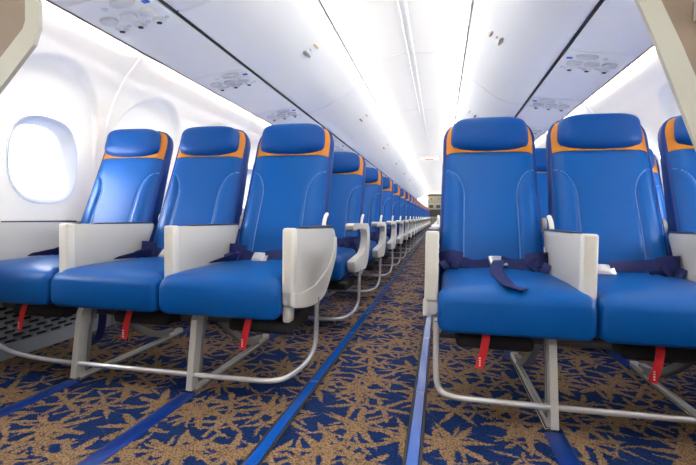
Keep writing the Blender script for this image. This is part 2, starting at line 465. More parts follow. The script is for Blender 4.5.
def make_triple(s, first, label, cat, group):
    """s = -1 left of the aisle, +1 right; first = front row with solid armrests"""
    S = 0.48
    inner = 0.2505
    c0 = 0.4957
    W = S - 0.005
    root = thing('triple_seat', label, cat, (0, 0, 0), group)
    cxs = [s * (c0 + S * i) for i in range(3)]
    for i, cx in enumerate(cxs):
        seat = obj('seat', shell_bm(cx), 'shell', root)
        obj('backrest_cushion', backrest_bm(cx), ['blue', 'piping'], seat)
        obj('headrest_cover', cover_bm(cx), 'orange', seat)['label'] = 'orange cover behind the blue headrest'
        obj('headrest', headrest_bm(cx), 'pillow', seat)
        obj('seat_cushion', cushion_bm(cx + s * 0.014, W, -s), 'blue', seat)
        # life vest pouch with its red pull tab
        px = cx + (0.088, 0.066, 0.048)[i] if s < 0 else cx - (0.065, 0.037, 0.03)[i]
        bm = bmesh.new(); box(bm, px + 0.03 - 0.125, px + 0.03 + 0.125, Y0 + 0.08, Y0 + 0.32, 0.240, 0.288, 0.018, 3)
        obj('life_vest_pouch', bm, 'black', seat)
        bm = bmesh.new()
        tx = px + (0.0 if s < 0 else 0.0)
        lean = 0.022
        ribbon(bm, [(tx, Y0 + 0.075, 0.304), (tx, Y0 + 0.060, 0.292), (tx - lean * 0.3, Y0 + 0.052, 0.25), (tx - lean, Y0 + 0.054, 0.186)], (1, 0, 0), 0.025, 0.002)
        for k in range(4):
            box(bm, tx - lean * 0.9 - 0.002, tx - lean * 0.9 + 0.003, Y0 + 0.0475, Y0 + 0.050, 0.196 + k * 0.008, 0.200 + k * 0.008, mi=1)
        obj('pull_tab', bm, ['red', 'whitemark'], seat)['label'] = 'red pull tab hanging from the pouch'
        # seat belt
        bm = bmesh.new(); bundle(bm, cx, -1); bundle(bm, cx, 1)
        if first and s > 0 and i == 0:
            bp = Vector((cx + 0.010, 1.900, 0.4960)); bt, bw, by = 0.75, 0.058, 0.25
            ribbon(bm, [(cx - 0.13, 1.910, 0.4880), (cx - 0.06, 1.913, 0.4810), (bp.x - 0.02, 1.910, 0.4940)], (0, 0.4, 1), 0.04)
            ribbon(bm, [(bp.x + 0.02, 1.895, 0.5040), (cx + 0.08, 1.910, 0.4880), (cx + 0.13, 1.905, 0.4940)], (0, 0.45, 1), 0.044)
            ribbon(bm, [(bp.x + 0.016, 1.895, 0.5060), (bp.x + 0.002, 1.845, 0.5000), (bp.x - 0.018, 1.75, 0.4880), (bp.x - 0.022, 1.62, 0.4785), (bp.x - 0.016, 1.50, 0.470), (bp.x - 0.008, 1.452, 0.4625), (bp.x + 0.034, 1.435, 0.458)],
                   [(1, 0, 0), (1, 0.1, 0), (1, 0.2, 0), (1, 0.4, 0), (0.8, 0.8, 0), (0.3, 1, 0)], 0.046, 0.003)
        elif first and s > 0:
            bp = Vector((cx - 0.085, 1.845, 0.4810)); bt, bw, by = 0.7, 0.062, 0.0
            ribbon(bm, [(bp.x + 0.03, 1.850, 0.4980), (cx + 0.05, 1.875, 0.5020), (cx + 0.15, 1.900, 0.5080)], (0, 0.45, 1), 0.046)
        else:
            bp = Vector((cx - 0.045, 1.870, 0.4810)); bt, bw, by = 0.7, 0.056, 0.0
            ribbon(bm, [(bp.x + 0.03, 1.875, 0.4940), (cx + 0.06, 1.890, 0.5040), (cx + 0.15, 1.905, 0.5080)], (0, 0.45, 1), 0.044)
            ribbon(bm, [(bp.x - 0.03, 1.880, 0.4880), (cx - 0.11, 1.900, 0.4880), (cx - 0.17, 1.865, 0.4840), (cx - 0.195, 1.72, 0.476)], [(0, 0.45, 1), (0, .5, 1), (0.6, 0.1, 1), (1, 0, 0.4)], 0.04)
        obj('seat_belt', bm, 'belt', seat)
        obj('belt_buckle', buckle_bm(bp, bt, bw, by), 'chrome', seat)['label'] = 'silver lift-lever buckle'
    # armrests
    xs = [s * inner, s * (c0 + S / 2), s * (c0 + 1.5 * S), s * (c0 + 2.5 * S - 0.002)]
    for k, x in enumerate(xs):
        t = 0.021
        bm = bmesh.new()
        if first and k == 0:
            poly_x(bm, arm_outline_solid(), x - t, x + t, 0.007, 3)
            o = obj('armrest', bm, 'grey', root)
            # raised lower rim on the aisle face and front bullnose
            rim = round_poly([(1.458, 0.352), (1.458, 0.408), (1.54, 0.392), (1.73, 0.390), (1.93, 0.437), (2.03, 0.50), (2.06, 0.575), (2.09, 0.58), (2.108, 0.50), (1.987, 0.397), (1.88, 0.322), (1.73, 0.313), (1.60, 0.325)], [0.01, 0.01, 0.03, 0.04, 0.06, 0.04, 0.02, 0.01, 0.06, 0.06, 0.06, 0.05, 0.05], 4)
            bm = bmesh.new(); poly_x(bm, rim, x - s * 0.010, x - s * (t + 0.005), 0.004, 2)
            obj('armrest_rim', bm, 'greyrim', o)
            bm = bmesh.new(); box(bm, x - t - 0.001, x + t + 0.001, 1.455, 1.50, 0.40, ARM_TOP + 0.003, 0.009, 3)
            obj('armrest_front', bm, 'greyrim', o)
        elif first:
            zb = 0.33
            out = round_poly([(1.48, zb), (1.48, ARM_TOP), (2.03, ARM_TOP - 0.004), (1.95, 0.49), (1.90, zb)], [0.01, 0.018, 0.02, 0.01, 0.01], 4)
            poly_x(bm, out, x - t, x + t, 0.006, 3)
            o = obj('armrest', bm, 'grey', root)
            bm = bmesh.new(); box(bm, x - t - 0.002, x + t + 0.002, 1.474, 1.515, 0.33, ARM_TOP + 0.003, 0.009, 3)
            obj('armrest_front', bm, 'greyrim', o)
        elif k == 0:
            out = round_poly([(1.52, 0.597), (1.505, 0.627), (1.55, 0.638), (2.09, 0.632), (2.14, 0.58), (2.14, 0.47), (2.08, 0.36), (1.98, 0.318), (1.60, 0.335), (1.57, 0.405), (1.90, 0.43), (1.99, 0.465), (2.035, 0.545), (2.01, 0.590), (1.80, 0.602)],
                             [0.01, 0.012, 0.02, 0.045, 0.04, 0.06, 0.06, 0.03, 0.02, 0.02, 0.03, 0.03, 0.03, 0.03, 0.02], 4)
            poly_x(bm, out, x - 0.024, x + 0.024, 0.008, 3)
            o = obj('armrest', bm, 'greyrim', root)
        else:
            out = round_poly([(1.55, 0.597), (1.54, 0.627), (1.58, 0.637), (2.10, 0.630), (2.14, 0.595), (1.95, 0.592), (1.78, 0.602)], [0.01, 0.012, 0.02, 0.02, 0.02, 0.02, 0.02], 4)
            poly_x(bm, out, x - 0.021, x + 0.021, 0.007, 3)
            o = obj('armrest', bm, 'greyrim', root)
        bm = bmesh.new()
        if first: box(bm, x - 0.019, x + 0.019, 1.63, 2.02, ARM_TOP - 0.008, ARM_TOP + 0.0045, 0.002, 2)
        else: box(bm, x - 0.017, x + 0.017, 1.52, 1.66, 0.590, 0.600, 0.003, 2) if k == 0 else box(bm, x - 0.016, x + 0.016, 1.56, 1.84, 0.630, 0.6385, 0.002, 2)
        obj('armrest_pad', bm, 'darkpad', o)
        # pivot arm standing up behind the armrest
        bm = bmesh.new()
        xx = x + s * (0.012 if k == 0 else 0.004)
        if (k == 0 and not (first and s > 0)) or (s > 0 and k == 1):
            b2 = bm if k == 0 else bmesh.new()
            tube(b2, [(xx, 1.975, 0.60), (xx, 1.982, 0.640), (xx, 2.008, 0.674), (xx, 2.042, 0.690)], 0.010, 10, smooth_iter=2, flat=0.8)
            if k: obj('armrest_stub', b2, 'greyrim', o)
        if k in (1, 2):            # round hinge plate between the backrests
            n = 20
            loft(bm, [[(x + dx, 2.125 + r * math.cos(2 * PI * j / n), 0.652 + r * math.sin(2 * PI * j / n)) for j in range(n)] for dx, r in ((-0.010, 0.030), (-0.008, 0.033), (0.008, 0.033), (0.010, 0.030))])
        if len(bm.verts): obj('armrest_pivot', bm, 'greyrim', o)
        else: bm.free()
    # cross beam under the cushions
    bm = bmesh.new()
    xa, xb = sorted((s * 0.262, s * (c0 + 2.5 * S - 0.03)))
    tube(bm, [(xa, 1.60, 0.262), (xb, 1.60, 0.262)], 0.018, 14); tube(bm, [(xa, 1.86, 0.262), (xb, 1.86, 0.262)], 0.018, 14)
    obj('frame_beam', bm, 'beam', root)
    if first:                      # bracket under the aisle armrest
        bm = bmesh.new()
        box(bm, s * (inner + 0.022) - 0.016, s * (inner + 0.022) + 0.016, 1.50, 1.56, 0.282, 0.345, 0.012, 2)
        obj('armrest_bracket', bm, 'greyrim', root)
    # legs
    for lx in ((0.638, 1.156)):
        x = s * lx
        bm = bmesh.new()
        sl = s * 0.006
        a = [(x + sl - 0.012, Y0 + 0.045, 0.02), (x + sl + 0.012, Y0 + 0.045, 0.02), (x + sl + 0.012, Y0 + 0.065, 0.02), (x + sl + 0.010, Y0 + 0.065, 0.02), (x + sl + 0.010, Y0 + 0.100, 0.02), (x + sl - 0.010, Y0 + 0.100, 0.02), (x + sl - 0.010, Y0 + 0.065, 0.02), (x + sl - 0.012, Y0 + 0.065, 0.02)]
        r0 = [(p[0] + 0.001, p[1], 0.012) for p in a]; r1 = [(p[0] - sl, p[1] + 0.03, 0.275) for p in a]; r2 = [(p[0] - sl, p[1] + 0.045, 0.296) for p in a]
        loft(bm, [r0, r1, r2])
        leg = obj('leg', bm, 'steel', root, smooth=False)
        bm = bmesh.new()
        loft(bm, [[(x + a * 0.006 - s * 0.003, Y0 + 0.105 + b * 0.010 + dy, z) for a, b in ((-1, -1), (1, -1), (1, 1), (-1, 1))] for z, dy in ((0.03, 0.0), (0.20, 0.02), (0.275, 0.05))])
        obj('leg_brace', bm, 'strut', leg, smooth=False)
        bm = bmesh.new()           # rail along the floor to the rear foot
        box(bm, x - 0.019, x + 0.019, Y0 + 0.06, 2.20, 0.001, 0.007, 0.001, 1, mi=1)
        box(bm, x - 0.012, x - 0.003, Y0 + 0.07, 2.16, 0.006, 0.018, 0.001, 1); box(bm, x + 0.003, x + 0.012, Y0 + 0.07, 2.16, 0.006, 0.018, 0.001, 1)
        box(bm, x - 0.018, x + 0.018, 2.07, 2.20, 0.010, 0.036, 0.006, 2)
        obj('foot_rail', bm, ['rail', 'dark'], leg)
        bm = bmesh.new()           # curved rear strut
        pth = []
        for k in range(13):
            q = k / 12; pth.append((x, 1.66 + 0.46 * q, 0.262 - 0.232 * math.sin(q * PI * 0.5) ** 0.9))
        rings = [[(x - 0.013, y, z + 0.02), (x + 0.013, y, z + 0.02), (x + 0.013, y, z - 0.014), (x - 0.013, y, z - 0.014)] for x_, y, z in pth]
        loft(bm, rings)
        obj('rear_strut', bm, 'strut', leg)
    # tubular baggage bar
    bm = bmesh.new(); tube(bm, bar_path(s, 'swept' if (s < 0 or not first) else 'front'), 0.0105, 12, smooth_iter=3)
    obj('baggage_bar', bm, 'alu', root)
    if first and s < 0:            # loose strap hanging under the middle seat
        bm = bmesh.new()
        ribbon(bm, [(-1.190, 1.66, 0.30), (-1.190, 1.655, 0.20), (-1.198, 1.645, 0.125), (-1.225, 1.62, 0.105)], (1, 0.1, 0), 0.036, 0.003)
        obj('hanging_strap', bm, 'belt', root)['label'] = 'navy webbing strap hanging under the seat'
    return root

def merge_tree(root, name):
    """one mesh of a whole seat unit, for the rows too far to show their parts"""
    bm = bmesh.new(); mats = []
    def walk(o):
        if o.type == 'MESH':
            b2 = bmesh.new(); b2.from_mesh(o.data)
            tmp = bpy.data.meshes.new('tmp')
            for f in b2.faces:
                m = o.data.materials[f.material_index]
                if m not in mats: mats.append(m)
                f.material_index = mats.index(m)
            b2.to_mesh(tmp); b2.free(); bm.from_mesh(tmp); bpy.data.meshes.remove(tmp)
        for c in o.children: walk(c)
    walk(root)
    me = bpy.data.meshes.new(name); bm.to_mesh(me); bm.free()
    for m in mats: me.materials.append(m)
    me.polygons.foreach_set('use_smooth', [True] * len(me.polygons))
    me.set_sharp_from_angle(angle=math.radians(38))
    return me

ORD = ['front', 'second', 'third', 'fourth', 'fifth', 'sixth', 'seventh', 'eighth', 'ninth', 'tenth', 'eleventh', 'twelfth', 'thirteenth', 'fourteenth', 'fifteenth', 'sixteenth', 'seventeenth', 'eighteenth', 'nineteenth', 'twentieth', 'twenty-first', 'twenty-second']
NROW = 22
GR = 'rows of blue triple seats along the aisle'
make_triple(-1, True, 'front row of three blue seats with solid grey armrests left of the aisle', 'airplane seats', GR)
make_triple(1, True, 'front row of three blue seats with solid grey armrests right of the aisle', 'airplane seats', GR)
for s, word, nfull in ((-1, 'left', 8), (1, 'right', 3)):
    proto = make_triple(s, False, 'second row of blue seats left of the aisle, open white armrests' if s < 0 else 'second row of blue seats right of the aisle, seen through the front row gap', 'airplane seats', GR)
    far = merge_tree(proto, 'triple_seat')
    for r in range(2, NROW):
        lab = f'{ORD[r]} row of three blue seats back from the front, {word} of the aisle'
        if r == NROW - 1: lab = f'rearmost row of blue seats at the far galley end, {word} of the aisle'
        if r < nfull: c = copy_tree(proto)
        else:
            c = bpy.data.objects.new('triple_seat', far); COL.objects.link(c); c['category'] = 'airplane seats'; c['group'] = GR
        c['label'] = lab
        c.location = (0, PITCH * (r - 1), 0)
    proto.location = (0, 0, 0)
    def shift(o):                       # the prototype is modelled in row 1's frame: move it and its copies one pitch back
        o.location.y += PITCH
    for o in [o for o in COL.objects if o.parent is None and o.get('category') == 'airplane seats' and o.name.startswith('triple_seat') and f' {word} of' in o.get('label', '') and not o['label'].startswith('front row')]:
        shift(o)

# ------------------------------------------------------------------ the cabin shell
YA, YB = -1.3, 24.9
bm = bmesh.new(); box(bm, -1.69, 1.69, YA, YB, -0.06, 0.0)
struct(obj('floor', bm, 'carpet', smooth=False))

def prof_x(z, s=-1):                    # half width of the sidewall at height z
    pts = [(0.60, 1.745), (0.9, 1.745), (1.1, 1.733), (1.25, 1.70), (1.40, 1.635), (1.50, 1.565), (1.58, 1.49), (1.66, 1.42), (1.74, 1.36)]
    x = pts[-1][1]
    for (z0, x0), (z1, x1) in zip(pts, pts[1:]):
        if z <= z1: x = x0 + (x1 - x0) * (z - z0) / (z1 - z0); break
    return x * (1 - 0.042 * sstep(1.1, 1.6, z)) if s > 0 else x

WZ, WHW, WHH = 0.948, 0.200, 0.220
def recess(dy, z, hw):
    # arched pocket round each window, deepest at the crown
    zc = 1.46 - hw
    if z > zc: e = math.hypot(dy, (z - zc)) - hw
    else: e = abs(dy) - hw
    return 0.034 * (1 - sstep(-0.020, 0.004, e)) * sstep(0.80, 1.40, z)

def wall(side, s, y_ref, CELL):
    bm = bmesh.new()
    k0 = math.ceil((YA - y_ref) / CELL - 0.5); k1 = math.floor((YB - y_ref) / CELL + 0.5)
    centres = [y_ref + CELL * k for k in range(k0, k1 + 1)]
    z0, z1 = 0.632, 1.74
    for yc in centres:
        per = []; n1, n2 = (28, 40) if yc < 7 else (16, 24)
        for i in range(n1): per.append((-CELL / 2 + CELL * i / n1, z0))
        for i in range(n2): per.append((CELL / 2, z0 + (z1 - z0) * i / n2))
        for i in range(n1): per.append((CELL / 2 - CELL * i / n1, z1))
        for i in range(n2): per.append((-CELL / 2, z1 - (z1 - z0) * i / n2))
        hole = []
        for dy, z in per:
            a = math.atan2((z - WZ) / WHH, dy / WHW); c, q = math.cos(a), math.sin(a); e = 0.74
            hole.append((WHW * math.copysign(abs(c) ** e, c), WZ + WHH * math.copysign(abs(q) ** e, q)))
        rings = []; R = 56 if yc < 7 else 20
        for r in range(R + 1):
            f = r / R; ring = []
            for (dy, z), (hy, hz) in zip(per, hole):
                y_, z_ = hy + (dy - hy) * f, hz + (z - hz) * f
                ring.append((s * (prof_x(z_, s) + recess(y_, z_, CELL * 0.42)), yc + y_, z_))
            rings.append(ring)
        loft(bm, rings, cap=False)
    # ledge groove and lower dado
    low = [(1.745, 0.632), (1.775, 0.629), (1.775, 0.600), (1.738, 0.594), (1.736, 0.53), (1.736, 0.42), (1.732, 0.32), (1.70, 0.285), (1.675, 0.26), (1.672, 0.0)]
    rr = [[(s * x, y, z) for x, z in low] for y in (centres[0] - CELL / 2, centres[-1] + CELL / 2)]
    loft(bm, rr, cap=False, mi=1, closed=False)
    bmesh.ops.remove_doubles(bm, verts=bm.verts, dist=0.0005)
    o = struct(obj('wall_' + side, bm, ['white', 'dado'], angle=50))
    # raised seams between the sidewall panels (every second window)
    j = 0
    bm = bmesh.new()
    for yc in centres:
        j = round((yc - y_ref) / CELL)
        if j % 2: continue
        ys = yc + CELL / 2
        ring = []
        for k in range(20):
            z = 0.64 + (1.64 - 0.64) * k / 19; x = prof_x(z, s)
            ring.append([(s * (x + 0.004), ys - 0.016, z), (s * (x - 0.007), ys - 0.009, z), (s * (x - 0.007), ys + 0.009, z), (s * (x + 0.004), ys + 0.016, z)])
        loft(bm, ring)
    struct(obj('trim_1' if s < 0 else 'trim_2', bm, 'white', o))
    return centres

def window_obj(idx, s, yc):
    def ring(hw, hh, depth, n=72, zoff=0):
        out = []
        for k in range(n):
            a = 2 * PI * k / n; c, q = math.cos(a), math.sin(a); e = 0.74
            y = hw * math.copysign(abs(c) ** e, c); z = WZ + hh * math.copysign(abs(q) ** e, q)
            out.append((s * (prof_x(z, s) + depth), yc + y, z))
        return out
    bm = bmesh.new()
    loft(bm, [ring(WHW + 0.006, WHH + 0.006, 0.004), ring(WHW + 0.003, WHH + 0.003, -0.005), ring(WHW - 0.006, WHH - 0.006, -0.006), ring(WHW - 0.022, WHH - 0.022, 0.012),
              ring(WHW - 0.050, WHH - 0.034, 0.045), ring(WHW - 0.056, WHH - 0.039, 0.062), ring(WHW - 0.058, WHH - 0.041, 0.085)], cap=False)
    o = struct(obj(f'window_{idx}', bm, 'wframe', angle=60, recalc=True))
    bm = bmesh.new()
    a = ring(WHW - 0.055, WHH - 0.038, 0.066)
    bm.faces.new([bm.verts.new(p) for p in a])
    struct(obj('pane', bm, 'pane', o, smooth=False))

wi = 1
SIDES = ((-1, 'left', 1.89, 0.80), (1, 'right', 3.54, 0.66))
for s, side, yr, cell in SIDES:
    cs = wall(side, s, yr, cell)
    for yc in cs:
        window_obj(wi, s, yc); wi += 1

# ceiling: arched central panels between the light coves
bm = bmesh.new()
CZ, CE, CX = 2.065, 1.985, 0.418
arch = [(CX * (-1 + 2 * i / 28), CE + (CZ - CE) * (1 - (abs(-1 + 2 * i / 28)) ** 2.2)) for i in range(29)]
arch_full = [(-0.52, 2.015), (-0.424, 2.015)] + arch + [(0.424, 2.015), (0.52, 2.015)]
ycuts = [YA]; y = 3.75 - 1.95 * 2
while y < YB: ycuts.append(y); y += 1.95
ycuts.append(YB)
for a, c in zip(ycuts, ycuts[1:]):
    g = 0.004
    loft(bm, [[(x, a + g - (0.004 if k else 0), z + k) for x, z in arch_full] for k in (0.01, 0)][:2] + [[(x, c - g, z) for x, z in arch_full], [(x, c - g + 0.004, z + 0.01) for x, z in arch_full]], cap=False, closed=False)
top = [(-0.6, 2.16), (0.6, 2.16)]
loft(bm, [[(x, y, z) for x, z in top] for y in (YA, YB)], cap=False, closed=False, mi=1)
struct(obj('ceiling', bm, ['white', 'dark']))
bm = bmesh.new()                   # centre spine of the ceiling
sp = [(-0.034, 2.072), (-0.031, 2.057), (-0.020, 2.056), (-0.017, 2.062), (0.017, 2.062), (0.020, 2.056), (0.031, 2.057), (0.034, 2.072)]
loft(bm, [[(x, y, z) for x, z in sp] for y in (YA, YB)])
struct(obj('trim_3', bm, 'white'))

# end walls
bm = bmesh.new(); box(bm, -1.9, 1.9, YA - 0.05, YA, -0.06, 2.3); struct(obj('wall_front', bm, 'white', smooth=False))
bm = bmesh.new(); box(bm, -1.9, 1.9, YB, YB + 0.05, -0.06, 2.3); struct(obj('wall_back', bm, 'white', smooth=False))

# overhead bins
BINP = [(1.005, 1.670), (0.95, 1.674), (0.87, 1.694), (0.78, 1.737), (0.70, 1.789), (0.655, 1.825), (0.58, 1.879), (0.51, 1.929), (0.456, 1.967)]
bin_outer = [(0.453, 2.01), (1.0, 2.08), (1.45, 1.93), (1.45, 1.78), (1.03, 1.70)]
OVR = {-1: 1.0, 1: 0.955}          # the right-hand overhead run sits a little further inboard
def bin_z(x):
    for (x0, z0), (x1, z1) in zip(BINP, BINP[1:]):
        if x1 <= x <= x0: return z0 + (z1 - z0) * (x - x0) / (x1 - x0)
ends = [YA] + [1.94 + 2.1 * k for k in range(-1, 10)] + [23.86]
near_w = ['nearest', 'second', 'third', 'fourth', 'fifth', 'sixth', 'seventh', 'eighth', 'ninth', 'tenth', 'eleventh', 'farthest', 'last']
for s, side in ((-1, 'left'), (1, 'right')):
    cnt = 0; sx = s * OVR[s]
    for a, c in zip(ends, ends[1:]):
        if c < 0.6: nm = f'white overhead bin beside the camera on the {side}, before the partition'
        else:
            nm = f'{near_w[cnt]} white overhead bin from the camera, above the {side} seats' if c < 23.8 else f'farthest white overhead bin by the galley, above the {side} seats'
            cnt += 1
        t = thing('overhead_bin', nm, 'overhead bin', (0, a, 0), 'white overhead bins')
        bm = bmesh.new(); ln = c - a; g = 0.003
        pr = BINP + bin_outer
        ins = [(x + (0.006 if i < len(BINP) else 0) * 0.3, z + (0.006 if i < len(BINP) else 0)) for i, (x, z) in enumerate(pr)]
        loft(bm, [[(sx * x, g, z) for x, z in ins], [(sx * x, g + 0.006, z) for x, z in pr], [(sx * x, ln - g - 0.006, z) for x, z in pr], [(sx * x, ln - g, z) for x, z in ins]])
        obj('bin_door', bm, 'bin', t)
        if ln > 1.5:
            ym = ln / 2 - 0.04
            bm = bmesh.new(); x = 0.655
            nrm = Vector((-0.66, 0, -0.75)).normalized()
            def at(x, off): return Vector((sx * (x + nrm.x * off), 0, bin_z(x) + nrm.z * off))
            p = at(0.668, 0.004)
            rot = Matrix.Rotation(-s * math.radians(39), 4, 'Y')
            box(bm, -0.024, 0.024, -0.036, 0.036, -0.006, 0.009, 0.004, 2, mtx=Matrix.Translation(p + Vector((0, ym, 0))) @ rot)
            obj('latch', bm, 'latch', t)['label'] = 'dark latch'
            bm = bmesh.new(); p = at(0.635, 0.003)
            box(bm, -0.013, 0.013, -0.016, 0.016, -0.004, 0.004, 0.003, 2, mtx=Matrix.Translation(p + Vector((0, ym, 0))) @ rot)
            obj('latch_plate', bm, 'ring', t)
            bm = bmesh.new(); p = at(0.60, 0.003)
            box(bm, -0.018, 0.018, -0.030, 0.030, -0.005, 0.006, 0.004, 2, mtx=Matrix.Translation(p + Vector((0, ym, 0))) @ rot)
            obj('latch_button', bm, 'tan', t)['label'] = 'tan button beside the latch'

# service panel rail under the bins, gap line and outer edge
for s, side in ((-1, 'left'), (1, 'right')):
    sx = s * OVR[s]
    bm = bmesh.new()
    pr = [(1.022, 1.655), (1.412, 1.602), (1.418, 1.614), (1.028, 1.671)]
    yc_ = [YA] + [0.72 + 1.0 * k for k in range(0, 24)] + [YB]
    for a, c in zip(yc_, yc_[1:]):
        loft(bm, [[(sx * x, y, z) for x, z in pr] for y in (a + 0.0015, c - 0.0015)])
    struct(obj('trim_4' if s < 0 else 'trim_5', bm, 'psu', smooth=False))
    bm = bmesh.new()
    box(bm, *sorted((sx * 0.998, sx * 1.03)), YA, YB, 1.675, 1.69)
    box(bm, *sorted((sx * 1.004, sx * 1.024)), YA, YB, 1.666, 1.675)
    struct(obj('trim_6' if s < 0 else 'trim_7', bm, 'dark', smooth=False))
    bm = bmesh.new(); box(bm, *sorted((sx * 1.411, sx * 1.422)), YA, YB, 1.597, 1.620, 0.002, 1)
    struct(obj('trim_8' if s < 0 else 'trim_9', bm, 'bronze'))
    # ceiling LED cove lamp in the joint between ceiling and bins
    bm = bmesh.new(); tube(bm, [(sx * 0.428, YA + 0.02, 1.961), (sx * 0.428, YB - 0.02, 1.961)], 0.0115, 10)
    o = obj('cove_light', bm, 'led'); tag(o, f'white light strip running along the ceiling joint above the {side} bins', 'ceiling light', 'cove light strips')
    bm = bmesh.new()
    box(bm, *sorted((sx * 0.4475, sx * 0.4545)), YA + 0.02, YB - 0.02, 1.958, 1.968)
    obj('lamp_housing', bm, 'housing', o, smooth=False)
    # sidewall wash lamp tucked behind the outer edge of the service panels
    bm = bmesh.new()
    a = YA + 0.02
    seams = sorted([yr + ce / 2 + ce * 2 * k for s_, _, yr, ce in SIDES if s_ == s for k in range(-4, 17)])
    cuts = [YA + 0.02] + [q for q in seams if YA < q < YB] + [YB - 0.02]
    for a, c in zip(cuts, cuts[1:]):
        box(bm, *sorted((sx * 1.424, sx * 1.430)), a + 0.05, c - 0.05, 1.622, 1.640)
    o = obj('sidewall_light', bm, 'led2', smooth=False); tag(o, f'wash light strip behind the {side} service panel edge above the windows', 'wall light', 'sidewall light strips')

# passenger service units
def psu(s, yc, label):
    t = thing('service_unit', label, 'service unit', (0, yc, 0), 'overhead service units')
    xm = 1.215 * OVR[s]
    def zz(x): return 1.655 + (1.602 - 1.655) * (x / OVR[s] - 1.022) / (1.412 - 1.022)
    rot = Matrix.Rotation(s * math.atan2(0.053, 0.390), 4, 'Y')
    def disc(name, x, y, rx, ry, prof, m, lab=None):
        bm = bmesh.new(); n = 28; rings = []
        mt = Matrix.Translation((s * x, y, zz(x))) @ rot
        for q, dz in prof:
            rings.append([mt @ Vector((rx * q * math.cos(2 * PI * k / n), ry * q * math.sin(2 * PI * k / n), -dz)) for k in range(n)])
        loft(bm, rings)
        o = obj(name, bm, m, t, angle=50)
        if lab: o['label'] = lab
        return o
    bm = bmesh.new()
    mt = Matrix.Translation((s * xm, 0, zz(xm))) @ rot
    box(bm, -0.18, 0.18, -0.17, 0.17, -0.004, 0.003, 0.002, 2, mtx=mt)
    obj('panel', bm, 'psu', t)
    for k in range(3):
        x = (1.105 + 0.105 * k) * OVR[s]
        disc('reading_light', x, 0.0, 0.043, 0.036, [(1.0, 0.0), (1.0, 0.012), (0.94, 0.016), (0.86, 0.014), (0.62, 0.0065), (0.05, 0.0055)], 'lamp')
        o = disc('air_vent', x + 0.0, 0.088, 0.034, 0.034, [(1.0, 0.0), (1.0, 0.008), (0.85, 0.012), (0.66, 0.009), (0.58, 0.009), (0.54, 0.018), (0.32, 0.022), (0.05, 0.022)], 'ring')
        bm = bmesh.new(); mt2 = Matrix.Translation((s * x, 0.088, zz(x))) @ rot
        n = 16
        loft(bm, [[mt2 @ Vector((r * math.cos(2 * PI * j / n), r * math.sin(2 * PI * j / n), -dz)) for j in range(n)] for r, dz in ((0.013, 0.018), (0.013, 0.0235), (0.004, 0.0245))])
        obj('nozzle', bm, 'dark', o)
        disc('call_button', x - 0.048, 0.082, 0.011, 0.011, [(1.0, 0.0), (1.0, 0.008), (0.7, 0.010), (0.1, 0.010)], 'lamp')
    disc('sign_lens', 1.15 * OVR[s], -0.112, 0.062, 0.036, [(1.0, 0.0), (1.0, 0.012), (0.94, 0.015), (0.86, 0.012), (0.74, 0.007), (0.05, 0.0065)], 'lamp')
    bm = bmesh.new(); mt3 = Matrix.Translation((s * 1.058 * OVR[s], -0.075, zz(1.058 * OVR[s]))) @ rot
    box(bm, -0.016, 0.016, -0.012, 0.012, -0.009, 0.0, 0.002, 2, mtx=mt3)
    obj('indicator', bm, 'bluel', t)['label'] = 'blue indicator light'
    disc('speaker', 1.26 * OVR[s], -0.09, 0.014, 0.014, [(1.0, 0.0), (1.0, 0.007), (0.6, 0.006), (0.1, 0.006)], 'lamp')

pw = ['nearest', 'second', 'third', 'fourth', 'fifth', 'sixth', 'seventh']
for s, side, ys in ((-1, 'left', [1.85, 2.88, 3.90, 4.92, 5.94]), (1, 'right', [1.90, 2.92, 3.90, 4.92, 5.94])):
    for k, yy in enumerate(ys):
        psu(s, yy, f'{pw[k]} panel of reading lights and air vents above the {side} seats')

# floor strips beside the aisle, with dark edging and joints
for s, side in ((-1, 'left'), (1, 'right')):
    x = s * 0.2136
    t = thing('floor_strip', f'glossy blue floor path strip along the {side} edge of the aisle', 'floor strip', (x, 0, 0), 'aisle floor strips')
    bm = bmesh.new(); y = -0.6
    ln = 0.76
    while y < 23.6:
        box(bm, -0.0165, 0.0165, y + 0.008, min(y + ln, 23.6) - 0.008, 0.002, 0.0075, 0.001, 1)
        y += ln
    obj('strip_lens', bm, 'strip', t)
    bm = bmesh.new(); y = -0.6
    while y < 23.6:
        box(bm, -0.0165, 0.0165, y - 0.008, y + 0.008, 0.002, 0.0068); y += ln
    obj('strip_joint', bm, 'stripend', t)
    bm = bmesh.new()
    box(bm, -0.0265, -0.0168, -0.6, 23.6, 0.0005, 0.006, 0.002, 1); box(bm, 0.0168, 0.0265, -0.6, 23.6, 0.0005, 0.006, 0.002, 1)
    obj('strip_edging', bm, 'dark', t)

# dark joints where carpet lengths meet
bm = bmesh.new()
for yj in (2.60, 5.6, 9.6, 13.6):
    for xa, xb in ((-1.60, -0.242), (-0.185, 0.185), (0.242, 1.60)):
        box(bm, xa, xb, yj - 0.005, yj + 0.005, 0.0003, 0.002)
struct(obj('trim_10', bm, 'dark', smooth=False))

